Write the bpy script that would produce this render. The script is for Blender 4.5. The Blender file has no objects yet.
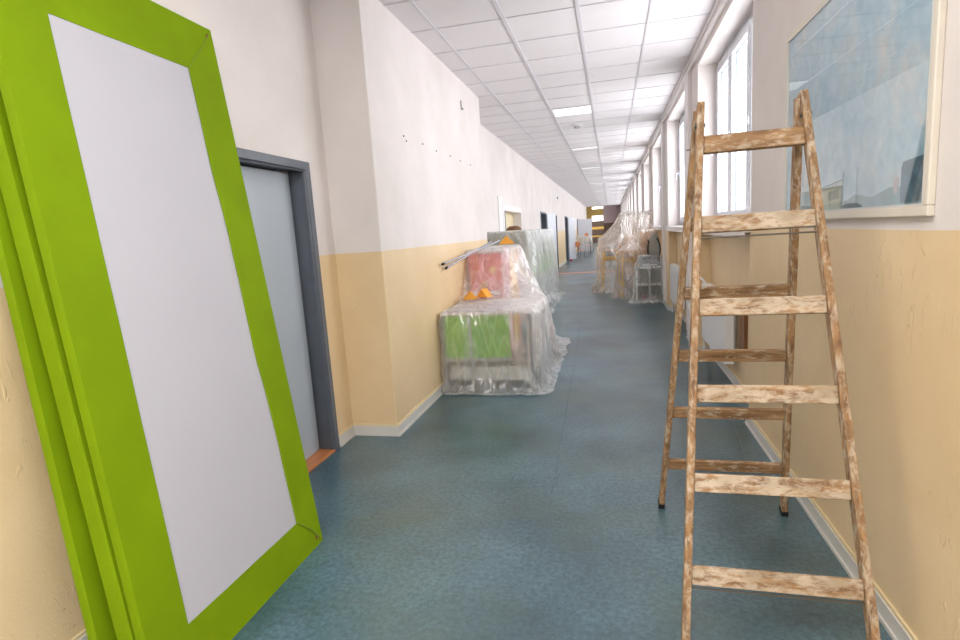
import bpy, bmesh, math, random
from mathutils import Vector, Matrix
random.seed(7)
S = bpy.context.scene
COL = S.collection
PI = math.pi

# ---------------------------------------------------------------- camera
H = 1.6
yaw, pitch, roll = -0.23881, -0.153403, -0.0648766
cy_, sy_, cp_, sp_, cr_, sr_ = (math.cos(yaw), math.sin(yaw), math.cos(pitch), math.sin(pitch), math.cos(roll), math.sin(roll))
fwd = Vector((sy_*cp_, cy_*cp_, sp_)); right = Vector((cy_, -sy_, 0)); up = right.cross(fwd)
r2 = right*cr_ + up*sr_; u2 = -right*sr_ + up*cr_
cam = bpy.data.cameras.new('camera'); cam.sensor_width = 36; cam.lens = 552.548/960*36
cam.clip_start = .05; cam.clip_end = 300
co = bpy.data.objects.new('camera', cam); COL.objects.link(co)
m = Matrix.Identity(4)
for i in range(3):
    m[i][0] = r2[i]; m[i][1] = u2[i]; m[i][2] = -fwd[i]
m[2][3] = H
co.matrix_world = m
S.camera = co

# ---------------------------------------------------------------- light
S.view_settings.view_transform = 'Standard'
S.view_settings.look = 'None'
S.view_settings.exposure = 0.55
S.view_settings.gamma = 1.0
S.view_settings.use_curve_mapping = False
w = bpy.data.worlds.new('sky'); S.world = w; w.use_nodes = True
w.node_tree.nodes['Background'].inputs[0].default_value = (.93, .96, 1, 1)
w.node_tree.nodes['Background'].inputs[1].default_value = 1.6

WIN_Y0, PITCH, WIN_L = 4.5, 3.5, 2.52       # windows repeat along the corridor
NWIN = 14
BACKWIN = [-5.6, -2.1]                      # two unseen windows added behind the viewer to light the near end

def area(name, loc, rot, sx, sy, power, color=(1, 1, 1)):
    l = bpy.data.lights.new(name, 'AREA'); l.shape = 'RECTANGLE'; l.size = sx; l.size_y = sy
    l.energy = power; l.color = color
    o = bpy.data.objects.new(name, l); COL.objects.link(o); o.location = loc; o.rotation_euler = rot
    return o
DAY = (.95, .975, 1)
for k in range(NWIN):
    yc = WIN_Y0 + PITCH*k + WIN_L/2
    area('window_daylight', (1.45, yc, 2.5), (0, math.radians(95), 0), 1.9, 2.5, 66 if k else 72, DAY)
for y in BACKWIN:
    area('window_daylight', (1.45, y+WIN_L/2, 2.5), (0, math.radians(95), 0), 1.9, 2.5, 80, DAY)  # daylight for the near end, through the added windows
area('corridor_fill_light', (-.55, -1.5, 3.44), (0, 0, 0), 1.2, 3.0, 130, (1, .97, .92))  # unseen fill added overhead to brighten the near corridor
area('corridor_fill_light', (-.55, 1.7, 3.44), (0, 0, 0), 1.2, 1.8, 20, (1, .98, .95))  # second added fill, lifts the near right wall
area('doorway_fill_light', (-2.85, 24, 3.42), (0, 0, 0), .7, 36, 170)  # added fill, brightens the rooms seen through the far doorways

# ---------------------------------------------------------------- materials
def nt(name):
    mt = bpy.data.materials.new(name); mt.use_nodes = True
    t = mt.node_tree; b = t.nodes['Principled BSDF']
    return mt, t, b
def N(t, typ, **kw):
    n = t.nodes.new(typ)
    for k, v in kw.items():
        if k in n.inputs: n.inputs[k].default_value = v
        else: setattr(n, k, v)
    return n
def rgb(c): return (c[0], c[1], c[2], 1)
def lin(r, g, b):
    f = lambda v: (v/255/12.92 if v/255 <= .04045 else ((v/255+.055)/1.055)**2.4)
    return (f(r), f(g), f(b))
def simple(name, c, rough=.5, metal=0, noise=.0, nscale=8, bump=0, bscale=60, coat=0, c2=None, stretch=(1, 1, 1)):
    mt, t, b = nt(name)
    b.inputs['Base Color'].default_value = rgb(c); b.inputs['Roughness'].default_value = rough
    b.inputs['Metallic'].default_value = metal; b.inputs['Coat Weight'].default_value = coat
    tc = N(t, 'ShaderNodeTexCoord'); mp = N(t, 'ShaderNodeMapping'); mp.inputs['Scale'].default_value = stretch
    t.links.new(tc.outputs['Object'], mp.inputs[0])
    if noise or c2:
        n = N(t, 'ShaderNodeTexNoise', Scale=nscale, Detail=5.0); t.links.new(mp.outputs[0], n.inputs['Vector'])
        r = N(t, 'ShaderNodeValToRGB'); r.color_ramp.elements[0].position = .35; r.color_ramp.elements[1].position = .68
        c2 = c2 or tuple(v*(1-noise) for v in c)
        r.color_ramp.elements[0].color = rgb(c2); r.color_ramp.elements[1].color = rgb(c)
        t.links.new(n.outputs[0], r.inputs[0]); t.links.new(r.outputs[0], b.inputs['Base Color'])
    if bump:
        n = N(t, 'ShaderNodeTexNoise', Scale=bscale, Detail=4.0); t.links.new(mp.outputs[0], n.inputs['Vector'])
        bp = N(t, 'ShaderNodeBump', Strength=bump, Distance=.01); t.links.new(n.outputs[0], bp.inputs['Height'])
        t.links.new(bp.outputs[0], b.inputs['Normal'])
    return mt

def wall_mat():
    """white distemper above 1.52 m, beige oil paint with brush and roller relief below"""
    mt, t, b = nt('painted_plaster')
    g = N(t, 'ShaderNodeNewGeometry'); sx = N(t, 'ShaderNodeSeparateXYZ'); t.links.new(g.outputs['Position'], sx.inputs[0])
    wob = N(t, 'ShaderNodeTexNoise', Scale=3.0, Detail=6.0); t.links.new(g.outputs['Position'], wob.inputs['Vector'])
    ma = N(t, 'ShaderNodeMath', operation='MULTIPLY_ADD'); ma.inputs[1].default_value = .012
    t.links.new(wob.outputs[0], ma.inputs[0]); t.links.new(sx.outputs[2], ma.inputs[2])
    gt = N(t, 'ShaderNodeMath', operation='LESS_THAN'); gt.inputs[1].default_value = 1.526
    t.links.new(ma.outputs[0], gt.inputs[0])
    n1 = N(t, 'ShaderNodeTexNoise', Scale=1.3, Detail=6.0, Roughness=.6); t.links.new(g.outputs['Position'], n1.inputs['Vector'])
    ru = N(t, 'ShaderNodeValToRGB'); ru.color_ramp.elements[0].position = .3; ru.color_ramp.elements[1].position = .7
    ru.color_ramp.elements[0].color = rgb(lin(218, 210, 206)); ru.color_ramp.elements[1].color = rgb(lin(231, 223, 221))
    rl = N(t, 'ShaderNodeValToRGB'); rl.color_ramp.elements[0].position = .3; rl.color_ramp.elements[1].position = .7
    rl.color_ramp.elements[0].color = rgb(lin(221, 193, 150)); rl.color_ramp.elements[1].color = rgb(lin(233, 208, 168))
    t.links.new(n1.outputs[0], ru.inputs[0]); t.links.new(n1.outputs[0], rl.inputs[0])
    mx = N(t, 'ShaderNodeMix', data_type='RGBA'); t.links.new(gt.outputs[0], mx.inputs[0])
    t.links.new(ru.outputs[0], mx.inputs[6]); t.links.new(rl.outputs[0], mx.inputs[7]); t.links.new(mx.outputs[2], b.inputs['Base Color'])
    rr = N(t, 'ShaderNodeMapRange'); rr.inputs[3].default_value = .85; rr.inputs[4].default_value = .42
    t.links.new(gt.outputs[0], rr.inputs[0]); t.links.new(rr.outputs[0], b.inputs['Roughness'])
    # relief: fine roller grain everywhere, thick vertical paint runs in patches of the lower half
    nb = N(t, 'ShaderNodeTexNoise', Scale=85.0, Detail=3.0); t.links.new(g.outputs['Position'], nb.inputs['Vector'])
    mp = N(t, 'ShaderNodeMapping'); mp.inputs['Scale'].default_value = (1, 1, .45); t.links.new(g.outputs['Position'], mp.inputs[0])
    nr = N(t, 'ShaderNodeTexNoise', Scale=30.0, Detail=2.0, Distortion=1.2); t.links.new(mp.outputs[0], nr.inputs['Vector'])
    pr = N(t, 'ShaderNodeValToRGB'); pr.color_ramp.elements[0].position = .60; pr.color_ramp.elements[1].position = .68
    t.links.new(nr.outputs[0], pr.inputs[0])
    pm = N(t, 'ShaderNodeTexNoise', Scale=1.9, Detail=2.0); t.links.new(g.outputs['Position'], pm.inputs['Vector'])
    pmr = N(t, 'ShaderNodeValToRGB'); pmr.color_ramp.elements[0].position = .45; pmr.color_ramp.elements[1].position = .6
    t.links.new(pm.outputs[0], pmr.inputs[0])
    q1 = N(t, 'ShaderNodeMath', operation='MULTIPLY'); t.links.new(pr.outputs[0], q1.inputs[0]); t.links.new(pmr.outputs[0], q1.inputs[1])
    q2 = N(t, 'ShaderNodeMath', operation='MULTIPLY'); t.links.new(q1.outputs[0], q2.inputs[0]); t.links.new(gt.outputs[0], q2.inputs[1])
    q3 = N(t, 'ShaderNodeMath', operation='MULTIPLY_ADD'); q3.inputs[1].default_value = .35
    t.links.new(nb.outputs[0], q3.inputs[0]); t.links.new(q2.outputs[0], q3.inputs[2])
    bp = N(t, 'ShaderNodeBump', Strength=.6, Distance=.005); t.links.new(q3.outputs[0], bp.inputs['Height'])
    t.links.new(bp.outputs[0], b.inputs['Normal'])
    return mt

def floor_mat():
    mt, t, b = nt('marbled_linoleum')
    g = N(t, 'ShaderNodeNewGeometry')
    n1 = N(t, 'ShaderNodeTexNoise', Scale=1.1, Detail=4.0, Roughness=.55)
    n2 = N(t, 'ShaderNodeTexNoise', Scale=38.0, Detail=5.0, Roughness=.75)
    n3 = N(t, 'ShaderNodeTexNoise', Scale=1.3, Detail=3.0, Roughness=.5)
    for n in (n1, n2, n3): t.links.new(g.outputs['Position'], n.inputs['Vector'])
    a = N(t, 'ShaderNodeValToRGB'); e = a.color_ramp.elements
    e[0].position = .3; e[0].color = rgb(lin(42, 70, 80)); e[1].position = .74; e[1].color = rgb(lin(96, 128, 140))
    t.links.new(n1.outputs[0], a.inputs[0])
    f = N(t, 'ShaderNodeValToRGB'); e = f.color_ramp.elements
    e[0].position = .38; e[0].color = (.42, .48, .50, 1); e[1].position = .64; e[1].color = (1.35, 1.32, 1.3, 1)
    t.links.new(n2.outputs[0], f.inputs[0])
    mu = N(t, 'ShaderNodeMix', data_type='RGBA', blend_type='MULTIPLY'); mu.inputs[0].default_value = .8
    t.links.new(a.outputs[0], mu.inputs[6]); t.links.new(f.outputs[0], mu.inputs[7])
    # greenish brown worn patches
    d = N(t, 'ShaderNodeValToRGB'); e = d.color_ramp.elements
    e[0].position = .48; e[0].color = (0, 0, 0, 1); e[1].position = .74; e[1].color = (.6, .6, .6, 1)
    t.links.new(n3.outputs[0], d.inputs[0])
    m2 = N(t, 'ShaderNodeMix', data_type='RGBA'); t.links.new(d.outputs[0], m2.inputs[0])
    t.links.new(mu.outputs[2], m2.inputs[6]); m2.inputs[7].default_value = rgb(lin(84, 98, 84))
    t.links.new(m2.outputs[2], b.inputs['Base Color'])
    b.inputs['Roughness'].default_value = .32
    bp = N(t, 'ShaderNodeBump', Strength=.06, Distance=.003); t.links.new(n2.outputs[0], bp.inputs['Height']); t.links.new(bp.outputs[0], b.inputs['Normal'])
    b.inputs['Specular IOR Level'].default_value = .95
    return mt

def film_mat(name, tint=(.93, .94, .94), clear=.5, rough=.25, wr=1.0):
    """thin translucent polythene: clear seen straight on, milky on folds and at grazing angles"""
    mt = bpy.data.materials.new(name); mt.use_nodes = True; t = mt.node_tree; t.nodes.clear()
    out = N(t, 'ShaderNodeOutputMaterial')
    tr = N(t, 'ShaderNodeBsdfTransparent'); tr.inputs[0].default_value = rgb(tuple(.5+.5*v for v in tint))
    tl = N(t, 'ShaderNodeBsdfTranslucent'); tl.inputs[0].default_value = rgb(tint)
    df = N(t, 'ShaderNodeBsdfDiffuse'); df.inputs[0].default_value = rgb(tint)
    gl = N(t, 'ShaderNodeBsdfGlossy'); gl.inputs['Roughness'].default_value = rough
    tc = N(t, 'ShaderNodeTexCoord')
    mp = N(t, 'ShaderNodeMapping'); mp.inputs['Scale'].default_value = (1, 1, .28); mp.inputs['Rotation'].default_value = (.15, .25, 0); t.links.new(tc.outputs['Object'], mp.inputs[0])
    n1 = N(t, 'ShaderNodeTexNoise', Scale=6.0, Detail=3.0, Roughness=.4, Distortion=.7); t.links.new(mp.outputs[0], n1.inputs['Vector'])
    rd = N(t, 'ShaderNodeMath', operation='SUBTRACT'); rd.inputs[1].default_value = .5; t.links.new(n1.outputs[0], rd.inputs[0])
    ab = N(t, 'ShaderNodeMath', operation='ABSOLUTE'); t.links.new(rd.outputs[0], ab.inputs[0])
    bp = N(t, 'ShaderNodeBump', Strength=.9*wr, Distance=.10); t.links.new(ab.outputs[0], bp.inputs['Height'])
    for s_ in (tl, df, gl): t.links.new(bp.outputs[0], s_.inputs['Normal'])
    crease = N(t, 'ShaderNodeMapRange'); crease.inputs[1].default_value = .0; crease.inputs[2].default_value = .05  # crease whitening that also paints in highlights along the folds
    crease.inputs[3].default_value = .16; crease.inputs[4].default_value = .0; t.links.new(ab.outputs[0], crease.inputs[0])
    m1 = N(t, 'ShaderNodeMixShader'); m1.inputs[0].default_value = .5; t.links.new(tl.outputs[0], m1.inputs[1]); t.links.new(df.outputs[0], m1.inputs[2])
    lw = N(t, 'ShaderNodeLayerWeight', Blend=.3); t.links.new(bp.outputs[0], lw.inputs['Normal'])
    m2 = N(t, 'ShaderNodeMixShader'); m2.inputs[0].default_value = .3; t.links.new(m1.outputs[0], m2.inputs[1]); t.links.new(gl.outputs[0], m2.inputs[2])
    m0 = N(t, 'ShaderNodeMapRange'); m0.inputs[1].default_value = .1; m0.inputs[2].default_value = .9
    m0.inputs[3].default_value = 1-clear; m0.inputs[4].default_value = .85
    t.links.new(lw.outputs['Facing'], m0.inputs[0])
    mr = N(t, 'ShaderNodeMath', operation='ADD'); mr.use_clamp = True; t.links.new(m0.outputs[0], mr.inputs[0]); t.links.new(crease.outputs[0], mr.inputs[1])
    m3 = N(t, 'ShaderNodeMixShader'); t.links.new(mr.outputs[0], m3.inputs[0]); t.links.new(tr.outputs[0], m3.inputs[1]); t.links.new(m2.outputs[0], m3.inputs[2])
    t.links.new(m3.outputs[0], out.inputs[0])
    return mt

def wood_mat(name, paint=.5, seed=0.0, axis=0):
    """old ladder wood: orange-brown timber with worn off-white paint on it"""
    mt, t, b = nt(name)
    tc = N(t, 'ShaderNodeTexCoord'); mp = N(t, 'ShaderNodeMapping')
    sc = [26, 26, 26]; sc[axis] = 3.2
    mp.inputs['Scale'].default_value = sc; mp.inputs['Location'].default_value = (seed, seed*.7, seed*1.3)
    t.links.new(tc.outputs['Object'], mp.inputs[0])
    n1 = N(t, 'ShaderNodeTexNoise', Scale=1.6, Detail=6.0, Distortion=.6); t.links.new(mp.outputs[0], n1.inputs['Vector'])
    w1 = N(t, 'ShaderNodeValToRGB'); e = w1.color_ramp.elements
    e[0].position = .3; e[0].color = rgb(lin(108, 78, 52)); e[1].position = .7; e[1].color = rgb(lin(172, 134, 92))
    t.links.new(n1.outputs[0], w1.inputs[0])
    mp2 = N(t, 'ShaderNodeMapping'); s2 = [34, 34, 34]; s2[axis] = 13; mp2.inputs['Scale'].default_value = s2
    mp2.inputs['Location'].default_value = (seed*2, seed, seed)
    t.links.new(tc.outputs['Object'], mp2.inputs[0])
    n2 = N(t, 'ShaderNodeTexNoise', Scale=1.2, Detail=9.0, Roughness=.72, Distortion=.4); t.links.new(mp2.outputs[0], n2.inputs['Vector'])
    p = N(t, 'ShaderNodeValToRGB'); e = p.color_ramp.elements
    e[0].position = .58-.2*paint; e[0].color = (0, 0, 0, 1); e[1].position = .72-.2*paint; e[1].color = (.8, .8, .8, 1)
    t.links.new(n2.outputs[0], p.inputs[0])
    n3 = N(t, 'ShaderNodeTexNoise', Scale=9.0, Detail=4.0); t.links.new(tc.outputs['Object'], n3.inputs['Vector'])
    pc = N(t, 'ShaderNodeValToRGB'); e = pc.color_ramp.elements
    e[0].position = .35; e[0].color = rgb(lin(176, 160, 136)); e[1].position = .65; e[1].color = rgb(lin(214, 200, 180))
    t.links.new(n3.outputs[0], pc.inputs[0])
    mx = N(t, 'ShaderNodeMix', data_type='RGBA'); t.links.new(p.outputs[0], mx.inputs[0])
    t.links.new(w1.outputs[0], mx.inputs[6]); t.links.new(pc.outputs[0], mx.inputs[7]); t.links.new(mx.outputs[2], b.inputs['Base Color'])
    b.inputs['Roughness'].default_value = .7
    bp = N(t, 'ShaderNodeBump', Strength=.5, Distance=.002); t.links.new(n2.outputs[0], bp.inputs['Height']); t.links.new(bp.outputs[0], b.inputs['Normal'])
    return mt

def art_mat():
    """faded blue textured painting: mottled sky, pale streaks, low buildings and a dark block at the lower right"""
    mt, t, b = nt('faded_blue_painting')
    tc = N(t, 'ShaderNodeTexCoord'); n1 = N(t, 'ShaderNodeTexNoise', Scale=3.2, Detail=9.0, Roughness=.72, Distortion=.3)
    n2 = N(t, 'ShaderNodeTexNoise', Scale=16.0, Detail=6.0, Distortion=.8)
    for n in (n1, n2): t.links.new(tc.outputs['Object'], n.inputs['Vector'])
    a = N(t, 'ShaderNodeValToRGB'); e = a.color_ramp.elements
    e[0].position = .3; e[0].color = rgb(lin(134, 186, 214)); e[1].position = .74; e[1].color = rgb(lin(222, 214, 208))
    x = e.new(.5); x.color = rgb(lin(176, 208, 224)); 
    t.links.new(n1.outputs[0], a.inputs[0])
    c = N(t, 'ShaderNodeValToRGB'); e = c.color_ramp.elements
    e[0].position = .35; e[0].color = (.74, .80, .82, 1); e[1].position = .66; e[1].color = (1.1, 1.06, 1.02, 1)
    t.links.new(n2.outputs[0], c.inputs[0])
    mu = N(t, 'ShaderNodeMix', data_type='RGBA', blend_type='MULTIPLY'); mu.inputs[0].default_value = .7
    t.links.new(a.outputs[0], mu.inputs[6]); t.links.new(c.outputs[0], mu.inputs[7]); t.links.new(mu.outputs[2], b.inputs['Base Color'])
    b.inputs['Roughness'].default_value = .55
    bp = N(t, 'ShaderNodeBump', Strength=.4, Distance=.003); t.links.new(n2.outputs[0], bp.inputs['Height']); t.links.new(bp.outputs[0], b.inputs['Normal'])
    return mt

def tinted_glass(name, gloss=.1, rough=.02):
    mt = bpy.data.materials.new(name); mt.use_nodes = True; t = mt.node_tree; t.nodes.clear()
    out = N(t, 'ShaderNodeOutputMaterial'); tr = N(t, 'ShaderNodeBsdfTransparent'); gl = N(t, 'ShaderNodeBsdfGlossy'); gl.inputs['Roughness'].default_value = rough
    lw = N(t, 'ShaderNodeLayerWeight', Blend=.3); fr = N(t, 'ShaderNodeMapRange'); fr.inputs[3].default_value = gloss*.35; fr.inputs[4].default_value = gloss*1.6
    t.links.new(lw.outputs['Facing'], fr.inputs[0]); mx = N(t, 'ShaderNodeMixShader')
    t.links.new(fr.outputs[0], mx.inputs[0]); t.links.new(tr.outputs[0], mx.inputs[1]); t.links.new(gl.outputs[0], mx.inputs[2]); t.links.new(mx.outputs[0], out.inputs[0])
    return mt

M = {}
M['wall'] = wall_mat()
M['floor'] = floor_mat()
M['base'] = simple('grey_white_skirting', lin(216, 213, 208), .3, noise=.08, nscale=3)
M['lip'] = simple('beige_paint_edge', lin(226, 208, 168), .45)
M['tile'] = simple('mineral_ceiling_tile', lin(228, 222, 224), .9, noise=.05, nscale=1.2, bump=.15, bscale=120)
M['tbar'] = simple('ceiling_grid_metal', lin(212, 207, 212), .5)
M['trimwhite'] = simple('white_gloss_trim', lin(232, 226, 224), .4, noise=.04, nscale=2)
M['pvc'] = simple('white_window_plastic', lin(206, 209, 217), .25)
M['glass'] = tinted_glass('window_glass')
M['pictureglass'] = tinted_glass('picture_glass_pane', .2)
M['seal'] = simple('grey_glazing_seal', lin(120, 128, 140), .5)
M['green'] = simple('lime_green_fabric', lin(118, 146, 4), .75, noise=.10, nscale=3, bump=.12, bscale=420, c2=lin(110, 136, 4))
M['green'].node_tree.nodes['Principled BSDF'].inputs['Specular IOR Level'].default_value = .12
M['greenfold'] = simple('lime_green_fabric_fold', lin(118, 144, 22), .8, noise=.10, nscale=5)
M['board'] = simple('white_board_face', lin(180, 178, 186), .7, noise=.03, nscale=2)
M['doorframe'] = simple('dark_grey_enamel', lin(96, 102, 112), .35, noise=.12, nscale=6)
M['doorleaf'] = simple('pale_blue_grey_door', lin(176, 184, 193), .4, noise=.04, nscale=2)
M['leafwhite'] = simple('pale_grey_door_paint', lin(206, 208, 216), .45)
M['threshold'] = simple('orange_brown_threshold', lin(206, 132, 82), .35, noise=.2, nscale=5, stretch=(6, 1, 6))
M['darkroom'] = simple('dark_room_wall', lin(70, 70, 78), .8)
M['frame'] = simple('cream_picture_frame', lin(222, 214, 200), .4, noise=.06, nscale=6)
M['art'] = art_mat()
M['artpale'] = simple('painting_pale_grey', lin(170, 188, 192), .6, noise=.2, nscale=14)
M['artdark'] = simple('painting_dark_teal', lin(70, 122, 146), .6, noise=.35, nscale=16)
M['artmid'] = simple('painting_mid_teal', lin(124, 166, 178), .6, noise=.3, nscale=12)
M['wood'] = [wood_mat('worn_ladder_leg_wood', .55, 1.0, 2), wood_mat('worn_ladder_rung_wood', .9, 4.0, 0), wood_mat('brown_ladder_rung_wood', .40, 9.0, 0), wood_mat('worn_back_leg_wood', .5, 13.0, 2)]
M['rubber'] = simple('black_rubber', (.01, .01, .012), .6)
M['steel'] = simple('dull_steel', lin(120, 112, 104), .4, metal=.8)
M['palepink'] = simple('pale_pink_board', lin(232, 176, 180), .5)
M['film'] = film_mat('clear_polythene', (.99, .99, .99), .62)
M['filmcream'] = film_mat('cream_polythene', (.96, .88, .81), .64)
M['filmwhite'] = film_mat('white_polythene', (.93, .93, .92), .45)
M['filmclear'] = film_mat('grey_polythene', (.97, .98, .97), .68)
M['deskwhite'] = simple('grey_white_desktop', lin(214, 204, 200), .4)
M['desk_green'] = simple('lime_green_desk_panel', lin(128, 196, 8), .5, noise=.08, nscale=4)
M['deskgrey'] = simple('grey_desk_body', lin(176, 176, 178), .5)
M['red'] = simple('coral_red_board', lin(222, 52, 58), .5, c2=lin(222, 84, 66), nscale=3)
M['pink'] = simple('pink_board', lin(226, 140, 150), .5)
M['yellow'] = simple('yellow_board', lin(238, 190, 92), .5)
M['yleg'] = simple('yellow_enamel', lin(226, 180, 40), .4)
M['card'] = simple('orange_cardboard', lin(232, 160, 52), .7, noise=.1)
M['brown'] = simple('brown_wood', lin(128, 84, 48), .5, noise=.3, stretch=(5, 5, 1))
M['lightwood'] = simple('light_wood', lin(206, 160, 116), .5, noise=.15, stretch=(5, 1, 5))
M['cab'] = simple('grey_olive_cabinet', lin(160, 160, 150), .5)
M['shelfwhite'] = simple('white_shelf_board', lin(232, 232, 228), .4)
M['olive'] = simple('olive_shelf_back', lin(122, 132, 104), .7)
M['printer'] = simple('mid_grey_plastic', lin(112, 118, 124), .45)
M['dark'] = simple('black_plastic', lin(34, 36, 42), .5)
M['chrome'] = simple('grey_tube', lin(150, 150, 158), .3, metal=.7)
M['orange'] = simple('orange_seat', lin(240, 160, 110), .5)
M['redpl'] = simple('red_plastic', lin(196, 46, 66), .5)
M['radiator'] = simple('white_enamel', lin(232, 233, 234), .3)
M['ochre'] = simple('ochre_wall_paint', lin(176, 148, 84), .8)
M['mauve'] = simple('mauve_wall_paint', lin(168, 148, 150), .8)
M['darkwood'] = simple('dark_brown_panel', lin(98, 78, 66), .7)
M['strip'] = simple('orange_floor_strip', lin(232, 156, 120), .4)
def emit(name, c, s):
    mt, t, b = nt(name); b.inputs['Base Color'].default_value = rgb(c)
    b.inputs['Emission Color'].default_value = rgb(c); b.inputs['Emission Strength'].default_value = s
    return mt
M['lit'] = emit('lit_panel', (1, 1, 1), 2.2)
M['lamp'] = emit('lit_ceiling_panel', (1, .99, .98), .3)

# ---------------------------------------------------------------- builders
def obj(name, bm, mat, parent=None, smooth=False, bevel=0):
    me = bpy.data.meshes.new(name); bmesh.ops.recalc_face_normals(bm, faces=bm.faces)
    bm.to_mesh(me); bm.free()
    o = bpy.data.objects.new(name, me); COL.objects.link(o)
    if mat: me.materials.append(mat)
    if parent: o.parent = parent
    if smooth: me.polygons.foreach_set('use_smooth', [True]*len(me.polygons))
    if bevel:
        b = o.modifiers.new('bevel', 'BEVEL'); b.width = bevel; b.segments = 2; b.limit_method = 'ANGLE'
    return o
def tag(o, label=None, cat=None, group=None, kind=None):
    if label: o['label'] = label
    if cat: o['category'] = cat
    if group: o['group'] = group
    if kind: o['kind'] = kind
    return o
def root(name, loc, label, cat, group=None, rz=0):
    o = bpy.data.objects.new(name, None); COL.objects.link(o); o.location = loc; o.rotation_euler = (0, 0, rz)
    o.empty_display_size = .1
    return tag(o, label, cat, group)
def box(bm, x0, x1, y0, y1, z0, z1):
    vs = [bm.verts.new((x, y, z)) for z in (z0, z1) for y in (y0, y1) for x in (x0, x1)]
    for f in ((0, 1, 3, 2), (4, 5, 7, 6), (0, 1, 5, 4), (2, 3, 7, 6), (0, 2, 6, 4), (1, 3, 7, 5)):
        bm.faces.new([vs[i] for i in f])
    return bm
def bx(x0, x1, y0, y1, z0, z1): return box(bmesh.new(), x0, x1, y0, y1, z0, z1)
def boxes(l):
    bm = bmesh.new()
    for a in l: box(bm, *a)
    return bm
def bar(bm, a, b, wu, wv, side=Vector((1, 0, 0))):
    """rectangular bar from a to b; wu along 'side', wv across"""
    a = Vector(a); b = Vector(b); d = (b-a).normalized(); u = (side - d*side.dot(d)).normalized(); v = d.cross(u)
    vs = [bm.verts.new(p + u*wu/2*i + v*wv/2*j) for p in (a, b) for i, j in ((-1, -1), (1, -1), (1, 1), (-1, 1))]
    for f in ((0, 1, 2, 3), (4, 5, 6, 7), (0, 1, 5, 4), (1, 2, 6, 5), (2, 3, 7, 6), (3, 0, 4, 7)):
        bm.faces.new([vs[i] for i in f])
    return bm
def tube(bm, pts, r, seg=10):
    pts = [Vector(p) for p in pts]; rings = []
    for i, p in enumerate(pts):
        d = (pts[min(i+1, len(pts)-1)] - pts[max(i-1, 0)]).normalized()
        s = Vector((0, 0, 1)) if abs(d.z) < .9 else Vector((1, 0, 0))
        u = d.cross(s).normalized(); v = d.cross(u)
        rings.append([bm.verts.new(p + (u*math.cos(2*PI*k/seg) + v*math.sin(2*PI*k/seg))*r) for k in range(seg)])
    for a, b in zip(rings, rings[1:]):
        for k in range(seg): bm.faces.new((a[k], a[(k+1) % seg], b[(k+1) % seg], b[k]))
    bm.faces.new(rings[0]); bm.faces.new(rings[-1])
    return bm
def tb(pts, r, seg=10): return tube(bmesh.new(), pts, r, seg)
def lathe(prof, seg=24, axis='z', c=(0, 0, 0)):
    bm = bmesh.new(); rings = []
    for r, h in prof:
        ring = []
        for k in range(seg):
            a = 2*PI*k/seg; x, y = r*math.cos(a), r*math.sin(a)
            p = (x, y, h) if axis == 'z' else ((h, x, y) if axis == 'x' else (x, h, y))
            ring.append(bm.verts.new((p[0]+c[0], p[1]+c[1], p[2]+c[2])))
        rings.append(ring)
    for a, b in zip(rings, rings[1:]):
        for k in range(seg): bm.faces.new((a[k], a[(k+1) % seg], b[(k+1) % seg], b[k]))
    bm.faces.new(rings[0]); bm.faces.new(rings[-1])
    return bm
def prism(poly, axis, a, b):
    """extrude a 2D polygon between a and b along an axis (0=x: poly in y,z; 1=y: poly in x,z; 2=z: poly in x,y)"""
    bm = bmesh.new()
    def P(p, t): return (t, p[0], p[1]) if axis == 0 else ((p[0], t, p[1]) if axis == 1 else (p[0], p[1], t))
    A = [bm.verts.new(P(p, a)) for p in poly]; B = [bm.verts.new(P(p, b)) for p in poly]
    bm.faces.new(A); bm.faces.new(B); n = len(poly)
    for i in range(n): bm.faces.new((A[i], A[(i+1) % n], B[(i+1) % n], B[i]))
    return bm
def struct(name, bm, mat, parent=None, **k):
    o = obj(name, bm, mat, parent, **k)
    if not parent: o['kind'] = 'structure'
    return o
def copy_tree(o, parent=None):
    c = o.copy(); COL.objects.link(c); c.parent = parent
    for ch in list(o.children): copy_tree(ch, c)
    return c

# ---------------------------------------------------------------- the room
XR, XN, XG = 1.01, 1.145, 1.25            # right wall face, niche back, window plane
XL, XLR = -1.75, -2.15                    # left wall: projecting face, set-back face
ZC = 3.49
YB, YE = -7.0, 54.0
struct('floor', bx(-3.4, 1.6, YB-.3, YE+4, -.2, 0), M['floor'])
struct('ceiling', bx(-3.4, 1.6, YB-.3, YE+.1, ZC+.004, ZC+.25), M['tile'])
# T-bar grid
bm = bmesh.new()
gx = [-2.155, -1.515, -.88, -.225, .40]
for x in gx:
    wdt = .034 if x in (-.88, -.225) else .022
    box(bm, x-wdt/2, x+wdt/2, YB, YE, ZC-.004 if wdt < .03 else ZC-.006, ZC+.005)
y = 5.235-.665*18
while y < YE:
    if y > YB: box(bm, -2.2, XR, y-.009, y+.009, ZC-.002, ZC+.005)
    y += .665
struct('trim_1', bm, M['tbar'])
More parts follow.
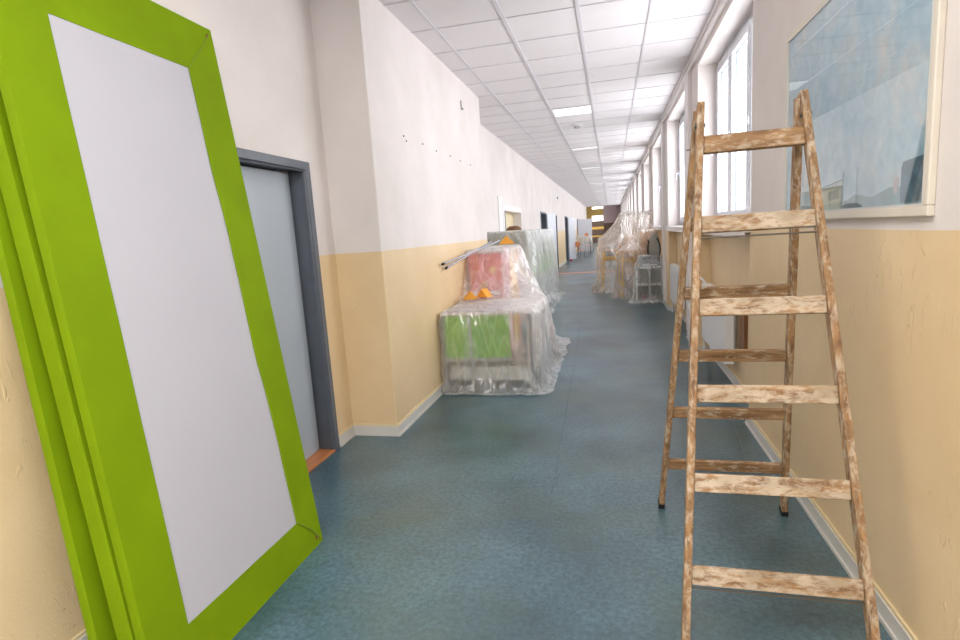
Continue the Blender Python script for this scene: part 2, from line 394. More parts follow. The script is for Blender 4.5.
# left wall: set back (with door opening 2.78..3.73), projecting, set back with doorways
DO = (2.78, 3.73, 2.14)
LD = [(17.9, 19.2, 2.15), (22.0, 23.3, 2.15), (27.6, 29.0, 2.17), (32.0, 33.2, 2.17), (38, 39.2, 2.17), (46, 47.2, 2.17), (11.55, 13.75, 2.06)]
def wall_y(x_face, thick, y0, y1, z0, z1, opens):
    """a wall along y with its room face at x_face; opens: (y0, y1, z0, z1)"""
    xs = (x_face, x_face+thick) if thick > 0 else (x_face+thick, x_face)
    bm = bmesh.new(); cur = y0
    for (a, b, c, d) in sorted(opens):
        box(bm, *xs, cur, a, z0, z1)
        if c > z0: box(bm, *xs, a, b, z0, c)
        if d < z1: box(bm, *xs, a, b, d, z1)
        cur = b
    box(bm, *xs, cur, y1, z0, z1)
    return bm
struct('wall_left', wall_y(XLR, -.25, YB, 4.08, 0, ZC+.1, [(DO[0]-.05, DO[1]+.05, 0, DO[2]+.05)]), M['wall'])
struct('wall_left_projecting', bx(XLR-.25, XL, 4.08, 7.97, 0, ZC+.1), M['wall'], bevel=.008)
struct('wall_left_far', wall_y(XLR, -.25, 7.97, YE, 0, ZC+.1, [(a-.04, b+.04, 0, c+.04) for a, b, c in LD]), M['wall'])
struct('wall_behind_doors', boxes([(-3.4, -3.3, YB, YE, 0, ZC+.1)]), M['darkroom'])
struct('wall_back', bx(-3.4, 1.6, YB-.2, YB, 0, ZC+.1), M['wall'])
# right wall with window openings, piers stay full depth, parapet is set back below the sills
wins = [WIN_Y0+PITCH*k for k in range(NWIN)] + BACKWIN
ZS, ZH = 1.53, 3.325
bm = bmesh.new()
ys = sorted(wins); cur = YB
for a in ys:
    box(bm, XR, 1.30, cur, a, 0, ZC+.1)                 # pier
    box(bm, XN, 1.30, a, a+WIN_L, 0, ZS-.08)            # parapet in the niche
    box(bm, XG-.03, 1.30, a, a+WIN_L, ZS-.08, ZS-.001)
    box(bm, XR, 1.30, a, a+WIN_L, ZH, ZC+.1)            # lintel
    cur = a+WIN_L
box(bm, XR, 1.30, cur, YE, 0, ZC+.1)
bmesh.ops.remove_doubles(bm, verts=bm.verts, dist=1e-5)
struct('wall_right', bm, M['wall'])
# cornice trim along the ceiling on the right
struct('trim_2', boxes([(XR-.035, XR-.001, YB, YE, 3.385, ZC+.003), (XR-.05, XR-.02, YB, YE, 3.45, ZC+.003)]), M['trimwhite'])
# white pipe casings standing on the piers
for k in range(NWIN):
    y0 = WIN_Y0+PITCH*k+WIN_L+.5
    struct('trim_%d' % (3+k), boxes([(XR-.045, XR-.0005, y0, y0+.2, .12, 3.40), (XR-.03, XR-.0005, y0+.22, y0+.42, .12, 3.40)]), M['trimwhite'], bevel=.004)

# windows
def window(k, y0, detailed):
    w0 = boxes([(XG-.03, XG+.04, y0, y0+WIN_L, ZS, ZS+.06), (XG-.03, XG+.04, y0, y0+WIN_L, ZH-.06, ZH),
                (XG-.03, XG+.04, y0, y0+.05, ZS+.06, ZH-.06), (XG-.03, XG+.04, y0+WIN_L-.05, y0+WIN_L, ZS+.06, ZH-.06)])
    r = struct('window_%d' % k, w0, M['pvc'])
    r['kind'] = 'structure'
    cuts = [y0+.05, y0+.93, y0+1.74, y0+WIN_L-.05]
    for a, b in zip(cuts, cuts[1:]):
        a += .012; b -= .012; t_ = .075
        z0, z1 = ZS+.066, ZH-.066
        s = obj('casement', boxes([(XG-.055, XG+.02, a, b, z0, z0+t_), (XG-.055, XG+.02, a, b, z1-t_, z1), (XG-.055, XG+.02, a, a+t_, z0+t_, z1-t_), (XG-.055, XG+.02, b-t_, b, z0+t_, z1-t_)]), M['pvc'], r, bevel=.006 if detailed else 0)
        obj('pane', bx(XG-.006, XG+.006, a+t_, b-t_, z0+t_, z1-t_), M['glass'], s)
        if detailed:
            q = .007
            sa = (XG-.014, XG-.007)
            obj('glazing_seal', boxes([(*sa, a+t_+.001, b-t_-.001, z0+t_+.001, z0+t_+q), (*sa, a+t_+.001, b-t_-.001, z1-t_-q, z1-t_-.001), (*sa, a+t_+.001, a+t_+q, z0+t_+q, z1-t_-q), (*sa, b-t_-q, b-t_-.001, z0+t_+q, z1-t_-q)]), M['seal'], s)
            hz = 2.42; hy = b-.035
            obj('handle', boxes([(XG-.075, XG-.054, hy-.014, hy+.014, hz-.035, hz+.035), (XG-.105, XG-.072, hy-.009, hy+.009, hz-.010, hz+.010), (XG-.115, XG-.098, hy-.010, hy+.010, hz-.11, hz+.012)]), M['pvc'], s, bevel=.003)
    obj('window_sill', boxes([(XR-.055, XG-.03, y0-.0, y0+WIN_L, ZS-.045, ZS), (XR-.055, XR-.035, y0, y0+WIN_L, ZS-.08, ZS-.045)]), M['trimwhite'], r, bevel=.004)
for i, y0 in enumerate(sorted(wins)):
    window(i+1, y0, y0 < 12)

# skirting
def skirt(name, runs, h=.085):
    bm = bmesh.new(); lp = bmesh.new()
    for (x0, x1, y0, y1, side) in runs:
        # side: '+x' skirting stands off towards +x etc.
        t_ = .014
        if side == '+x': box(bm, x0, x0+t_, y0, y1, 0, h); box(bm, x0, x0+.022, y0, y1, 0, .018); box(lp, x0, x0+.009, y0, y1, h, h+.016)
        if side == '-x': box(bm, x0-t_, x0, y0, y1, 0, h); box(bm, x0-.022, x0, y0, y1, 0, .018); box(lp, x0-.009, x0, y0, y1, h, h+.016)
        if side == '-y': box(bm, x0, x1, y0-t_, y0, 0, h); box(lp, x0, x1, y0-.009, y0, h, h+.016)
        if side == '+y': box(bm, x0, x1, y0, y0+t_, 0, h)
    r = struct(name, bm, M['base']); obj('paint_edge', lp, M['lip'], r)
e = .0005
L_runs = [(XLR+e, 0, YB, DO[0]-.08, '+x'), (XLR+e, 0, DO[1]+.075, 4.08, '+x'), (XLR, XL+.014, 4.08-e, 0, '-y'), (XL+e, 0, 4.066, 7.97, '+x')]
cur = 7.97
for a, b, c in sorted(LD): L_runs.append((XLR+e, 0, cur, a-.06, '+x')); cur = b+.06
L_runs.append((XLR+e, 0, cur, YE, '+x'))
skirt('baseboard_left', L_runs)
R_runs = []; cur = YB
for a in ys:
    R_runs.append((XR-e, 0, cur, a+.014, '-x')); R_runs.append((XN-e, 0, a, a+WIN_L, '-x')); R_runs.append((XR-.014, XN, a+WIN_L-e, 0, '-y')); R_runs.append((XR, XN, a+e, 0, '+y')); cur = a+WIN_L-.014
R_runs.append((XR-e, 0, cur, YE, '-x'))
skirt('baseboard_right', R_runs)

# floor seams and the orange joint strip
def seam(x0, y0, x1, y1, wd): return bar(bmesh.new(), (x0, y0, .0008), (x1, y1, .0008), wd, .0014)
struct('trim_30', bx(-2.14, .99, 20.1, 20.5, .0002, .004), M['strip'])
M['seamdark'] = simple('dirty_floor_seam', lin(84, 108, 116), .5)
M['seampale'] = simple('pale_weld_seam', lin(128, 134, 140), .6)
bm = bmesh.new(); random.seed(3)
y = 2.4
while y < 9.5:                                     # broken dirty seam
    l = random.uniform(.02, .16); x = -.375-.022*(y-2.4)+random.uniform(-.003, .003)
    bar(bm, (x, y, .0006), (x-.02*l, y+l, .0006), random.uniform(.004, .010), .0012); y += l+random.uniform(.02, .10)
struct('trim_31', bm, M['seamdark'])
bm = bmesh.new(); y = 3.3
while y < 6.6:
    l = random.uniform(.01, .05); x = .80+.085*(y-3.3)
    bar(bm, (x, y, .0006), (x+.08*l, y+l, .0006), .010, .0012); y += l+.025
struct('trim_32', bm, M['seampale'])

# near door in the left wall
y0, y1, zt = DO
r = struct('door_1', boxes([(XLR-.13, XLR+.022, y0-.06, y0, 0, zt+.06), (XLR-.13, XLR+.022, y1, y1+.06, 0, zt+.06), (XLR-.13, XLR+.022, y0, y1, zt, zt+.06),
                            (XLR-.02, XLR+.012, y0, y0+.012, 0, zt), (XLR-.02, XLR+.012, y1-.012, y1, 0, zt), (XLR-.02, XLR+.012, y0+.012, y1-.012, zt-.012, zt)]), M['doorframe'], bevel=.012)
obj('door_leaf', bx(XLR-.15, XLR-.11, y0+.004, y1-.022, .018, zt-.015), M['doorleaf'], r, bevel=.004)
obj('threshold', bx(XLR-.2, XLR+.015, y0, y1, 0, .016), M['threshold'], r, bevel=.004)
# far doorways
dn = 2
for a, b, c in LD[:6]:
    r = struct('door_%d' % dn, boxes([(XLR-.24, XLR+.015, a-.05, a, 0, c+.05), (XLR-.24, XLR+.015, b, b+.05, 0, c+.05), (XLR-.24, XLR+.015, a, b, c, c+.05)]), M['doorframe'])
    if dn in (2, 4, 6):
        L = {2: .85, 4: .9, 6: .95}[dn]; ang = {2: 14, 4: 19, 6: 75}[dn]
        lf = obj('door_leaf', bx(0, .04, 0, L, .01, c-.01), M['leafwhite'], r)
        lf.location = (XLR+.03, b if dn != 6 else a, 0); lf.rotation_euler = (0, 0, -math.radians(ang))
        h = obj('door_handle', boxes([(-.05, 0, L-.09, L-.06, 1.03, 1.06), (-.06, -.04, L-.19, L-.06, 1.03, 1.06)]), M['dark'], lf)
    else:
        obj('door_leaf', bx(XLR-.20, XLR-.16, a, b, .01, c-.01), M['leafwhite'], r)
    dn += 1
# glazed opening behind the grey cabinet
a, b, c = LD[6]
r = struct('door_%d' % dn, boxes([(XLR-.24, XLR+.02, a-.18, a, 0, c+.14), (XLR-.24, XLR+.02, b, b+.12, 0, c+.12), (XLR-.24, XLR+.02, a, b, c, c+.12), (XLR-.24, XLR+.02, a-.62, a-.22, 0, c+.26)]), M['trimwhite'])
obj('door_leaf', bx(XLR-.22, XLR-.18, a+1.15, b, .01, c), M['lip'], r)
obj('door_leaf', bx(XLR-.22, XLR-.18, a+.02, a+1.1, .01, c), M['yellow' if 0 else 'lip'], r)
obj('door_jamb', bx(XLR-.2, XLR+.03, a-.03, a, 0, c), M['doorframe'], r)

# end of the corridor
struct('wall_end', boxes([(XLR-.25, -.62, YE, YE+.2, 2.22, ZC+.1), ]), M['ochre'])
struct('wall_end_back', bx(-2.4, 1.5, YE+3.6, YE+3.8, 0, ZC+.1), M['darkwood'])
struct('wall_end_side', bx(-.60, 1.45, YE, YE+.2, 1.9, ZC+.1), M['mauve'])
struct('wall_end_lower', bx(-.60, 1.45, YE+.02, YE+.2, 0, 1.9), M['darkwood'])
struct('trim_33', boxes([(-1.9, -.62, YE+2.5, YE+2.6, 1.35, 1.6), (-1.9, -.62, YE+2.5, YE+2.6, .6, .75)]), M['yellow'])
struct('window_30', bx(-1.64, -.64, YE-.03, YE-.005, 2.14, 2.62), M['lit'])
struct('window_31', bx(-1.62, -.62, YE-.03, YE-.005, 3.26, 3.44), M['lit'])

# ceiling light panels and smoke detector
for i, (yy, hh) in enumerate([(9.23, .655), (13.885, .3), (18.54, .3), (25.19, .3), (31.2, .3)]):
    r = root('ceiling_light', (-.5525, yy+.34, ZC), ['nearest pale rectangular ceiling light panel just before the smoke detector', 'second pale ceiling light strip, the first beyond the smoke detector', 'third pale ceiling light strip along the corridor', 'fourth pale ceiling light strip, far down the corridor', 'farthest pale ceiling light strip near the corridor end'][i], 'ceiling light', 'ceiling light panels along the corridor')
    for a_ in (-.32, -.32+hh-.045): obj('light_frame', bx(-.30, .30, a_, a_+.015, -.008, .003), M['tbar'], r)
    obj('diffuser', bx(-.30, .30, -.305, -.32+hh-.045, -.006, .002), M['lamp'], r)
r = root('smoke_detector', (-.55, 10.87, ZC), 'small round white smoke detector on the tiled ceiling', 'smoke detector')
obj('detector_base', lathe([(.075, .003), (.08, -.012), (.072, -.02)]), M['trimwhite'], r, smooth=True)
obj('detector_head', lathe([(.06, -.02), (.058, -.05), (.04, -.062), (.001, -.064)]), M['deskgrey'], r, smooth=True)
# old wall plugs in the projecting wall
PL = [(4.788, 2.498, 'leftmost of the tiny dark wall plugs in the row on the white wall'), (4.842, 2.463, 'tiny wall plug just below the leftmost one'), (5.302, 2.501, 'third tiny wall plug from the left in the row'), (5.732, 2.489, 'tiny wall plug in the middle of the row'), (6.26, 2.501, 'tiny wall plug third from the right in the row'), (6.694, 2.493, 'tiny wall plug second from the right in the row'), (7.192, 2.497, 'rightmost of the tiny wall plugs in the row')]
for yy, zz, lb in PL:
    tag(obj('wall_plug', lathe([(.009, 0), (.008, .006), (.004, .008)], 10, 'x', (XL, yy, zz)), M['printer']), lb, 'wall plug', 'old wall plugs in the white wall')
tag(obj('wall_hook', boxes([(XL, XL+.012, 6.90, 6.935, 3.13, 3.24), (XL+.01, XL+.03, 6.90, 6.935, 3.13, 3.15)]), M['deskgrey'], bevel=.004), 'small pale metal hook high on the white wall near the ceiling', 'hook')
tag(obj('wall_alarm_disc', lathe([(.05, 0), (.05, .04), (.03, .05)], 14, 'x', (XLR, 23.9, 2.9)), M['printer']), 'small dark disc high on the far left wall', 'sensor')

# ---------------------------------------------------------------- picture on the right wall
r = root('framed_picture', (XR, 2.85, 1.565), 'faded blue painting in a cream frame hanging on the right wall', 'picture')
ph, pw = 1.01, .77
def ring(o, i, x0, x1):  # o,i: (y0,y1,z0,z1)
    return boxes([(x0, x1, o[0], o[1], o[2], i[2]), (x0, x1, o[0], o[1], i[3], o[3]), (x0, x1, o[0], i[0], i[2], i[3]), (x0, x1, i[1], o[1], i[2], i[3])])
obj('picture_frame', ring((-pw, pw, 0, ph), (-pw+.030, pw-.03, .035, ph-.03), -.024, 0), M['frame'], r, bevel=.005)
obj('frame_bead', ring((-pw+.029, pw-.029, .034, ph-.029), (-pw+.036, pw-.036, .042, ph-.036), -.0235, -.01), M['base'], r)
art = obj('artwork', bx(-.014, -.008, -pw+.03, pw-.03, .03, ph-.03), M['art'], r)
# low buildings and the dark block painted at the foot of the picture
def patch(name, poly, mat, x=-.0150): return obj(name, prism(poly, 0, x, -.0135), mat, art)
patch('painted_foreground', [(-pw+.045, .045), (pw-.045, .045), (pw-.045, .06), (.45, .075), (.3, .07), (.1, .09), (-.1, .075), (-.2, .10), (-.35, .08), (-.5, .11), (-pw+.045, .10)], M['artmid'])
patch('painted_dark_block', [(-pw+.045, .05), (-.575, .05), (-.575, .17), (-.585, .19), (-pw+.045, .20)], M['artdark'], -.0155)
patch('painted_house', [(-.06, .075), (.30, .06), (.30, .135), (-.06, .165)], M['artpale'], -.0156)
patch('painted_house_door', [(-.03, .09), (.10, .085), (.10, .125), (-.03, .135)], M['artdark'], -.0160)
patch('painted_roof_edge', [(-.07, .165), (.32, .133), (.32, .139), (-.07, .173)], M['artdark'], -.0161)
patch('painted_mast', [(-.075, .08), (-.068, .08), (-.068, .20), (-.075, .20)], M['artdark'], -.0162)
patch('painted_light_window', [(-.555, .085), (-.525, .085), (-.525, .14), (-.555, .14)], M['board'], -.0162)
obj('picture_glass', bx(-.020, -.018, -pw+.034, pw-.03, .034, ph-.03), M['pictureglass'], r)

# ---------------------------------------------------------------- stepladder
lad = root('stepladder', (.54, 2.5, 0), 'old wooden double stepladder with worn off-white paint by the right wall', 'ladder')
fr = ((.5372, 1.9186, .3073, .625, .1182, .2907), (.5558, 3.0874, -.2565, .6324, .1227, .2924))
yw = -.0252; cw, sw = math.cos(yw), math.sin(yw)
def lp(F, side, z, inset=0):
    cx, cy, t, wd, tw, z0 = F; hw = ((wd-tw*z)/2-inset)*side
    return Vector((cx+cw*hw-sw*t*z+.0072*z-.54, cy+sw*hw+cw*t*z-2.5, z))
U = Vector((cw, sw, 0))
tops = ((2.075, 2.075), (2.05, 2.055))
for fi, F in enumerate(fr):
    for side in (-1, 1):
        a, b = lp(F, side, .006 if fi else 0), lp(F, side, tops[fi][0 if side < 0 else 1])
        o = obj('leg', bar(bmesh.new(), a, b, .028, .052, U), M['wood'][0 if fi == 0 else 3], lad, bevel=.004)
        d = (b-a).normalized()
        obj('rubber_foot', bar(bmesh.new(), a-d*.004, a+d*.03, .034, .058, U), M['rubber'], o, bevel=.004)
    n = 6 if fi == 0 else 5
    for k in range(n):
        z = F[5]+.3222*k
        a, b = lp(F, -1, z, .014), lp(F, 1, z, .014)
        hgt = (.068 if fi == 0 else .060) + (.006 if k == 5 else 0)
        tilt = Vector((0, F[2], 1)).normalized()
        bm = bmesh.new(); bar(bm, a, b, hgt, .024, tilt)
        ro = obj('rung', bm, M['wood'][1] if (fi == 0 and k < 5) or (fi == 1 and k == 9) else M['wood'][2], lad, bevel=.004)
    if fi == 0:   # tie rods under two rungs
        z = F[5]+.3222*4-.052
        obj('tie_rod', tb([lp(F, -1, z, 0), lp(F, 1, z, 0)], .0035, 8), M['steel'], lad)
        z = F[5]-.045
        obj('tie_rod', tb([lp(F, -1, z, 0), lp(F, 1, z, 0)], .0035, 8), M['steel'], lad)
for side in (-1, 1):
    p = lp(fr[0], side, 1.985)+Vector((0, .0, 0)); q = U*side
    hb = bmesh.new(); tube(hb, [p-q*.02, p+q*.022], .008, 10); tube(hb, [p+q*.0145, p+q*.019], .015, 10)
    obj('hinge_bolt', hb, M['steel'], lad)
    nl = lp(fr[1], side, 1.9)-U*side*.0
    obj('nail', tb([nl, nl+U*side*.03], .003, 6), M['steel'], lad)

# ---------------------------------------------------------------- leaning display panels
def panel(label, xb, s, thick, yz, border, first):
    """front face in the plane x = xb - s*z ; yz corners BL, BR, TR, TL"""
    n = Vector((1, 0, s)).normalized()
    P = lambda y, z, d=0: Vector((xb-s*z, y, z)) + n*d
    r = root('display_panel', (xb, sum(p[0] for p in yz)/4, 0), label, 'display panel', 'green display panels leaning on the left wall')
    off = r.location
    def slab(poly, d0, d1):
        bm = bmesh.new(); A = [bm.verts.new(P(*p, d0)-off) for p in poly]; B = [bm.verts.new(P(*p, d1)-off) for p in poly]
        bm.faces.new(A); bm.faces.new(B)
        for i in range(len(poly)): bm.faces.new((A[i], A[(i+1) % len(poly)], B[(i+1) % len(poly)], B[i]))
        return bm
    # lift the rear bottom edge clear of the floor
    body = [(y, max(z, .012)) for y, z in yz]
    obj('panel_body', slab(body, -thick, -.006), M['green'], r, bevel=.008)
    BL, BR, TR, TL = yz; bl, br, tr, tl = border
    if first:
        obj('board_face', slab([(bl[0]-.02, bl[1]-.02), (br[0]+.02, br[1]-.02), (tr[0]+.02, tr[1]+.02), (tl[0]-.02, tl[1]+.02)], -.006, -.003), M['board'], r)
    rnd = random.Random(5)
    def wob(p, q, n_, amp, seed):
        rr = random.Random(seed); out = []; v = 0
        for i in range(n_+1):
            t_ = i/n_; v = .75*v+rr.uniform(-amp, amp); k = math.sin(PI*t_)
            dy, dz = q[0]-p[0], q[1]-p[1]; L = math.hypot(dy, dz)
            out.append((p[0]+dy*t_-dz/L*v*k, p[1]+dz*t_+dy/L*v*k))
        return out
    sides = [('fabric_border', [BL, BR] + wob(br, bl, 10, .0012, 1)), ('fabric_border', [BR, TR] + wob(tr, br, 22, .0065, 4)),
             ('fabric_border', [TR, TL] + wob(tl, tr, 10, .0012, 2)), ('fabric_border', [TL, BL] + wob(bl, tl, 12, .001, 3))]
    for i, (nm, poly) in enumerate(sides):
        obj(nm, slab(poly, -.006, .0015 if i % 2 else -.0005), M['green'], r)
    if first:
        # tucked fold lines at the mitred corners and staples
        for c_, e_ in ((tr, TR), (br, BR)):
            a = P(*c_, .003)-off; b = P(e_[0]-(e_[0]-c_[0])*.08, e_[1]-(e_[1]-c_[1])*.08, .003)-off
            mid = (a+b)/2+Vector((0, .012, .004))
            obj('corner_fold', tb([a, (a+mid)/2+Vector((0, -.002, .004)), mid, (mid+b)/2, b], .0035, 6), M['greenfold'], r)
            q = P(e_[0]-.05, e_[1]+(-.05 if e_[1] > 1 else .045), .004)-off
            obj('staple', boxes([(q.x-.003, q.x+.003, q.y-.003, q.y+.003, q.z-.011, q.z+.011)]), M['brown'], r)
        # raised hem of the right-hand border
        hem = wob(tr, br, 22, .0065, 4)
        obj('fabric_hem', tb([P(y, z, .002)-off for y, z in hem], .005, 6), M['green'], r)
    return r
full = [(1.392, 0), (2.52, 0), (2.783, 2.778), (1.612, 2.79)]
wh = [(1.59, .195), (2.354, .19), (2.521, 2.511), (1.802, 2.52)]
panel('front lime green bordered display panel with white board, leaning on the left wall', -1.58, .175, .046, full, wh, True)
def sub(zt, y0, y1, dy):
    a = .079
    return [(y0, 0), (y1, 0), (y1+a*zt, zt), (y0+a*zt, zt)]
f2 = sub(2.3, 1.395, 2.40, 0); b2 = [(f2[0][0]+.15, .15), (f2[1][0]-.15, .15), (f2[2][0]-.15, 2.15), (f2[3][0]+.15, 2.15)]
panel('middle lime green display panel sandwiched behind the front one', -1.634, .19, .074, f2, b2, False)
f3 = sub(1.98, 1.375, 2.35, 0); b3 = [(f3[0][0]+.15, .15), (f3[1][0]-.15, .15), (f3[2][0]-.15, 1.8), (f3[3][0]+.15, 1.8)]
panel('rearmost lime green display panel, closest to the left wall', -1.775, .165, .045, f3, b3, False)

# ---------------------------------------------------------------- things under the sheets, left side
M['lilac'] = simple('grey_lilac_inlay', lin(150, 140, 150), .4)
desk = root('desk', (-1.24, 5.9, 0), 'white-topped desk with lime green front panels under clear plastic sheeting', 'desk')
DX0, DX1, DY0, DY1 = -.47, .49, -.58, .58
obj('desktop', bx(DX0, DX1, DY0, DY1, .80, .83), M['deskwhite'], desk, bevel=.003)
obj('desk_inlay', bx(-.43, .16, DY0+.04, DY0+.62, .830, .834), M['lilac'], desk)
obj('front_panel', bx(-.44, -.19, DY0+.03, DY0+.05, .36, .80), M['desk_green'], desk)
obj('front_panel', bx(-.16, .235, DY0+.03, DY0+.05, .36, .80), M['desk_green'], desk)
obj('frame_post', boxes([(-.19, -.16, DY0+.02, DY0+.06, .02, .80)]), M['deskgrey'], desk)
obj('crossbar', boxes([(-.45, .24, DY0+.02, DY0+.06, .325, .36)]), M['deskgrey'], desk)
obj('side_panel', bx(.40, .43, DY0+.06, DY1-.06, .25, .80), M['deskwhite'], desk)
for x in (-.455, .445):
    for y in (DY0+.04, DY1-.04):
        obj('leg', tb([(x, y, 0), (x, y, .80)], .017, 10), M['chrome'], desk)
obj('lower_shelf', bx(-.44, .40, DY0+.12, DY1-.1, .10, .24), M['shelfwhite'], desk)

cab = root('red_cabinet', (-1.5, 7.25, 0), 'coral red upright cabinet with yellow and pink side, wrapped in clear sheeting', 'cabinet')
obj('carcass', bx(-.215, .20, -.60, .66, 0.0, 1.37), M['palepink'], cab)
obj('red_front', bx(-.21, .195, -.625, -.601, .05, 1.36), M['red'], cab)
obj('top_board', bx(-.23, .225, -.64, .68, 1.37, 1.395), M['deskwhite'], cab)
obj('yellow_side', bx(.201, .212, -.05, .40, .1, 1.36), M['yellow'], cab)
for (dx, dz, rr) in ((.09, 1.16, .045), (-.03, .99, .04), (.05, .78, .05), (-.10, .72, .03)):
    obj('yellow_dot', lathe([(rr, 0), (rr, -.004)], 20, 'y', (dx, -.625, dz)), M['yellow'], cab)

gc = root('grey_cabinet', (-1.76, 9.95, 0), 'tall grey cabinet against the left wall covered in crinkled clear plastic', 'cabinet')
obj('carcass', bx(-.36, .34, -.44, .40, 0, 1.60), M['cab'], gc)
obj('cabinet_door', bx(-.34, -.02, -.455, -.44, .05, 1.57), M['cab'], gc)
obj('cabinet_door', bx(0.0, .32, -.455, -.44, .05, 1.57), M['cab'], gc)
obj('yellow_notice', bx(.06, .13, -.459, -.456, 1.30, 1.46), M['card'], gc)
obj('brown_notice', bx(-.31, -.28, -.459, -.456, 1.25, 1.5), M['brown'], gc)
for i in range(3):
    su = root('shelf_unit', (-1.70, 10.98+1.12*i, 0), ['first grey shelf unit with green ledge just behind the grey cabinet', 'middle grey shelf unit with green ledge in the wrapped row', 'farthest grey shelf unit with green ledge in the wrapped row'][i], 'shelf unit', 'shelf units wrapped along the left wall')
    obj('base_cabinet', bx(-.38, .26, -.54, .54, 0, .78), M['deskgrey'], su)
    obj('green_ledge', bx(-.38, .29, -.55, .55, .78, .84), M['desk_green'], su)
    obj('upright', bx(-.38, .24, -.55, -.52, .84, 1.58), M['shelfwhite'], su)
    obj('upright', bx(-.38, .24, .52, .55, .84, 1.58), M['shelfwhite'], su)
    obj('shelf', bx(-.38, .24, -.52, .52, 1.20, 1.23), M['shelfwhite'], su)
    obj('top_board', bx(-.38, .24, -.55, .55, 1.58, 1.60), M['shelfwhite'], su)
    obj('back_board', bx(-.40, -.38, -.55, .55, .84, 1.60), M['deskgrey'], su)

# loose things on top
def rod(a, b, label):
    r = root('metal_rod', a, label, 'rod', 'silver rods lying on the red cabinet')
    d = Vector(b)-Vector(a)
    obj('rod_tube', tb([(0, 0, 0), tuple(d)], .0105, 12), M['chrome'], r, smooth=False)
    n = d.normalized()
    obj('end_cap', tb([tuple(-n*.012), tuple(n*.025)], .0135, 12), M['rubber'], r)
rod((-1.715, 5.56, 1.318), (-1.37, 6.95, 1.505), 'upper thin silver rod with black end cap resting on the red cabinet')
rod((-1.70, 5.62, 1.272), (-1.47, 6.90, 1.50), 'lower thin silver rod with black end cap pointing at the wall')
def wedge(name, loc, sz, rz, label):
    bm = prism([(-sz, 0), (sz, 0), (0, sz*1.1)], 1, -.05, .05)
    o = obj(name, bm, M['card'], bevel=.003); o.location = loc; o.rotation_euler = (0, 0, rz)
    tag(o, label, 'cardboard piece', 'folded orange cardboard pieces'); return o
wedge('cardboard_wedge', (-1.56, 6.02, .885), .085, .3, 'left orange cardboard wedge lying on the wrapped desk')
wedge('cardboard_wedge', (-1.42, 6.12, .895), .085, -.5, 'right orange cardboard wedge lying on the wrapped desk')
wedge('cardboard_wedge', (-1.32, 7.15, 1.455), .10, .2, 'pale orange cardboard wedge on top of the red cabinet')
tag(obj('wrapping_roll', tb([(-1.68, 6.30, .905), (-1.30, 6.42, .905)], .022, 12), M['deskwhite']), 'pale cardboard roll lying behind the orange wedges on the desk', 'roll')
o = obj('brown_bowl', lathe([(.02, .075), (.08, .07), (.125, .04), (.14, 0)], 20), M['brown'], smooth=True); o.location = (-1.67, 9.85, 1.635)
tag(o, 'upturned brown bowl on top of the grey cabinet', 'bowl')

# ---------------------------------------------------------------- things under the sheets, right side
cb = root('cubby_shelf', (.745, 11.78, 0), 'white open cubby shelf with four compartments under clear plastic', 'shelf')
W_, D_, T_ = .265, .20, .03
for x in (-W_, W_-T_): obj('side_board', bx(x, x+T_, -D_, D_, 0, .74), M['shelfwhite'], cb)
obj('divider', bx(-.012, .012, -D_, D_, .05, .71), M['shelfwhite'], cb)
obj('shelf', bx(-W_+T_, W_-T_, -D_, D_, .02, .05), M['shelfwhite'], cb)
obj('shelf', bx(-W_+T_, W_-T_, -D_, D_, .365, .39), M['shelfwhite'], cb)
obj('top_board', bx(-W_, W_, -D_, D_, .71, .74), M['shelfwhite'], cb)
obj('back_board', bx(-W_+T_, W_-T_, D_-.015, D_, .05, .71), M['olive'], cb)
tag(obj('red_pot', lathe([(.035, .052), (.055, .09), (.05, .15), (.03, .16)], 16, 'z', (.62, 11.74, 0)), M['redpl'], smooth=True), 'small dull red pot in the lower left compartment of the cubby', 'pot')
pr = root('printer', (.76, 11.82, .745), 'grey desktop printer on top of the cubby shelf under plastic', 'printer')
obj('printer_body', bx(-.21, .2, -.16, .16, 0, .15), M['printer'], pr, bevel=.02)
obj('paper_tray', bx(-.15, .14, -.20, -.16, .02, .045), M['shelfwhite'], pr)
obj('printer_lid', bx(-.20, .19, -.15, .16, .15, .19), M['dark'], pr, bevel=.01)
def chair(loc, rz, label, back, seat, legm, hs=.45, hb=.9, group=None, name='chair'):
    r = root(name, loc, label, 'chair', group, rz)
    obj('seat', bx(-.2, .2, -.2, .2, hs-.025, hs) if hb < 1.3 else bx(-.12, .12, -.14, .2, hs-.025, hs), seat, r, bevel=.01)
    bm = bmesh.new(); n = 9; vs = []
    poly = [(-.19, hb-.28)]+[(-.19+.02*math.cos(PI-t*PI/2/4)*0, 0) for t in ()]
    pts = [(-.19, hb-.28), (.19, hb-.28)] + [(.19*math.cos(t*PI/10), hb-.10+.10*math.sin(t*PI/10)) for t in range(0, 11)]
    if hb > 1.3: pts = [(.11*math.cos(t*PI/12), 1.10+.30*math.sin(t*PI/12)) for t in range(24)]
    obj('backrest', prism(pts, 1, .185, .205) if hb < 1.3 else prism(pts, 1, -.10, -.06), back, r, bevel=.004)
    if hb > 1.3: obj('back_post', tb([(0, .14, hs), (0, .1, .85), (0, -.058, 1.0)], .02, 8), legm, r)
    wl = .11 if hb > 1.3 else .185
    for x in (-wl, wl):
        obj('leg', tb([(x, -.18, 0), (x, -.18, hs-.02)], .011, 8), legm, r)
        obj('leg', tb([(x, .22, 0), (x, .18, hs-.02), (x, .195, hb-.12)], .011, 8), legm, r)
    return r
chair((.885, 12.20, 0), 0, 'grey chair with a high rounded back behind the cubby shelf', M['cab'], M['cab'], M['dark'], .55, 1.38)
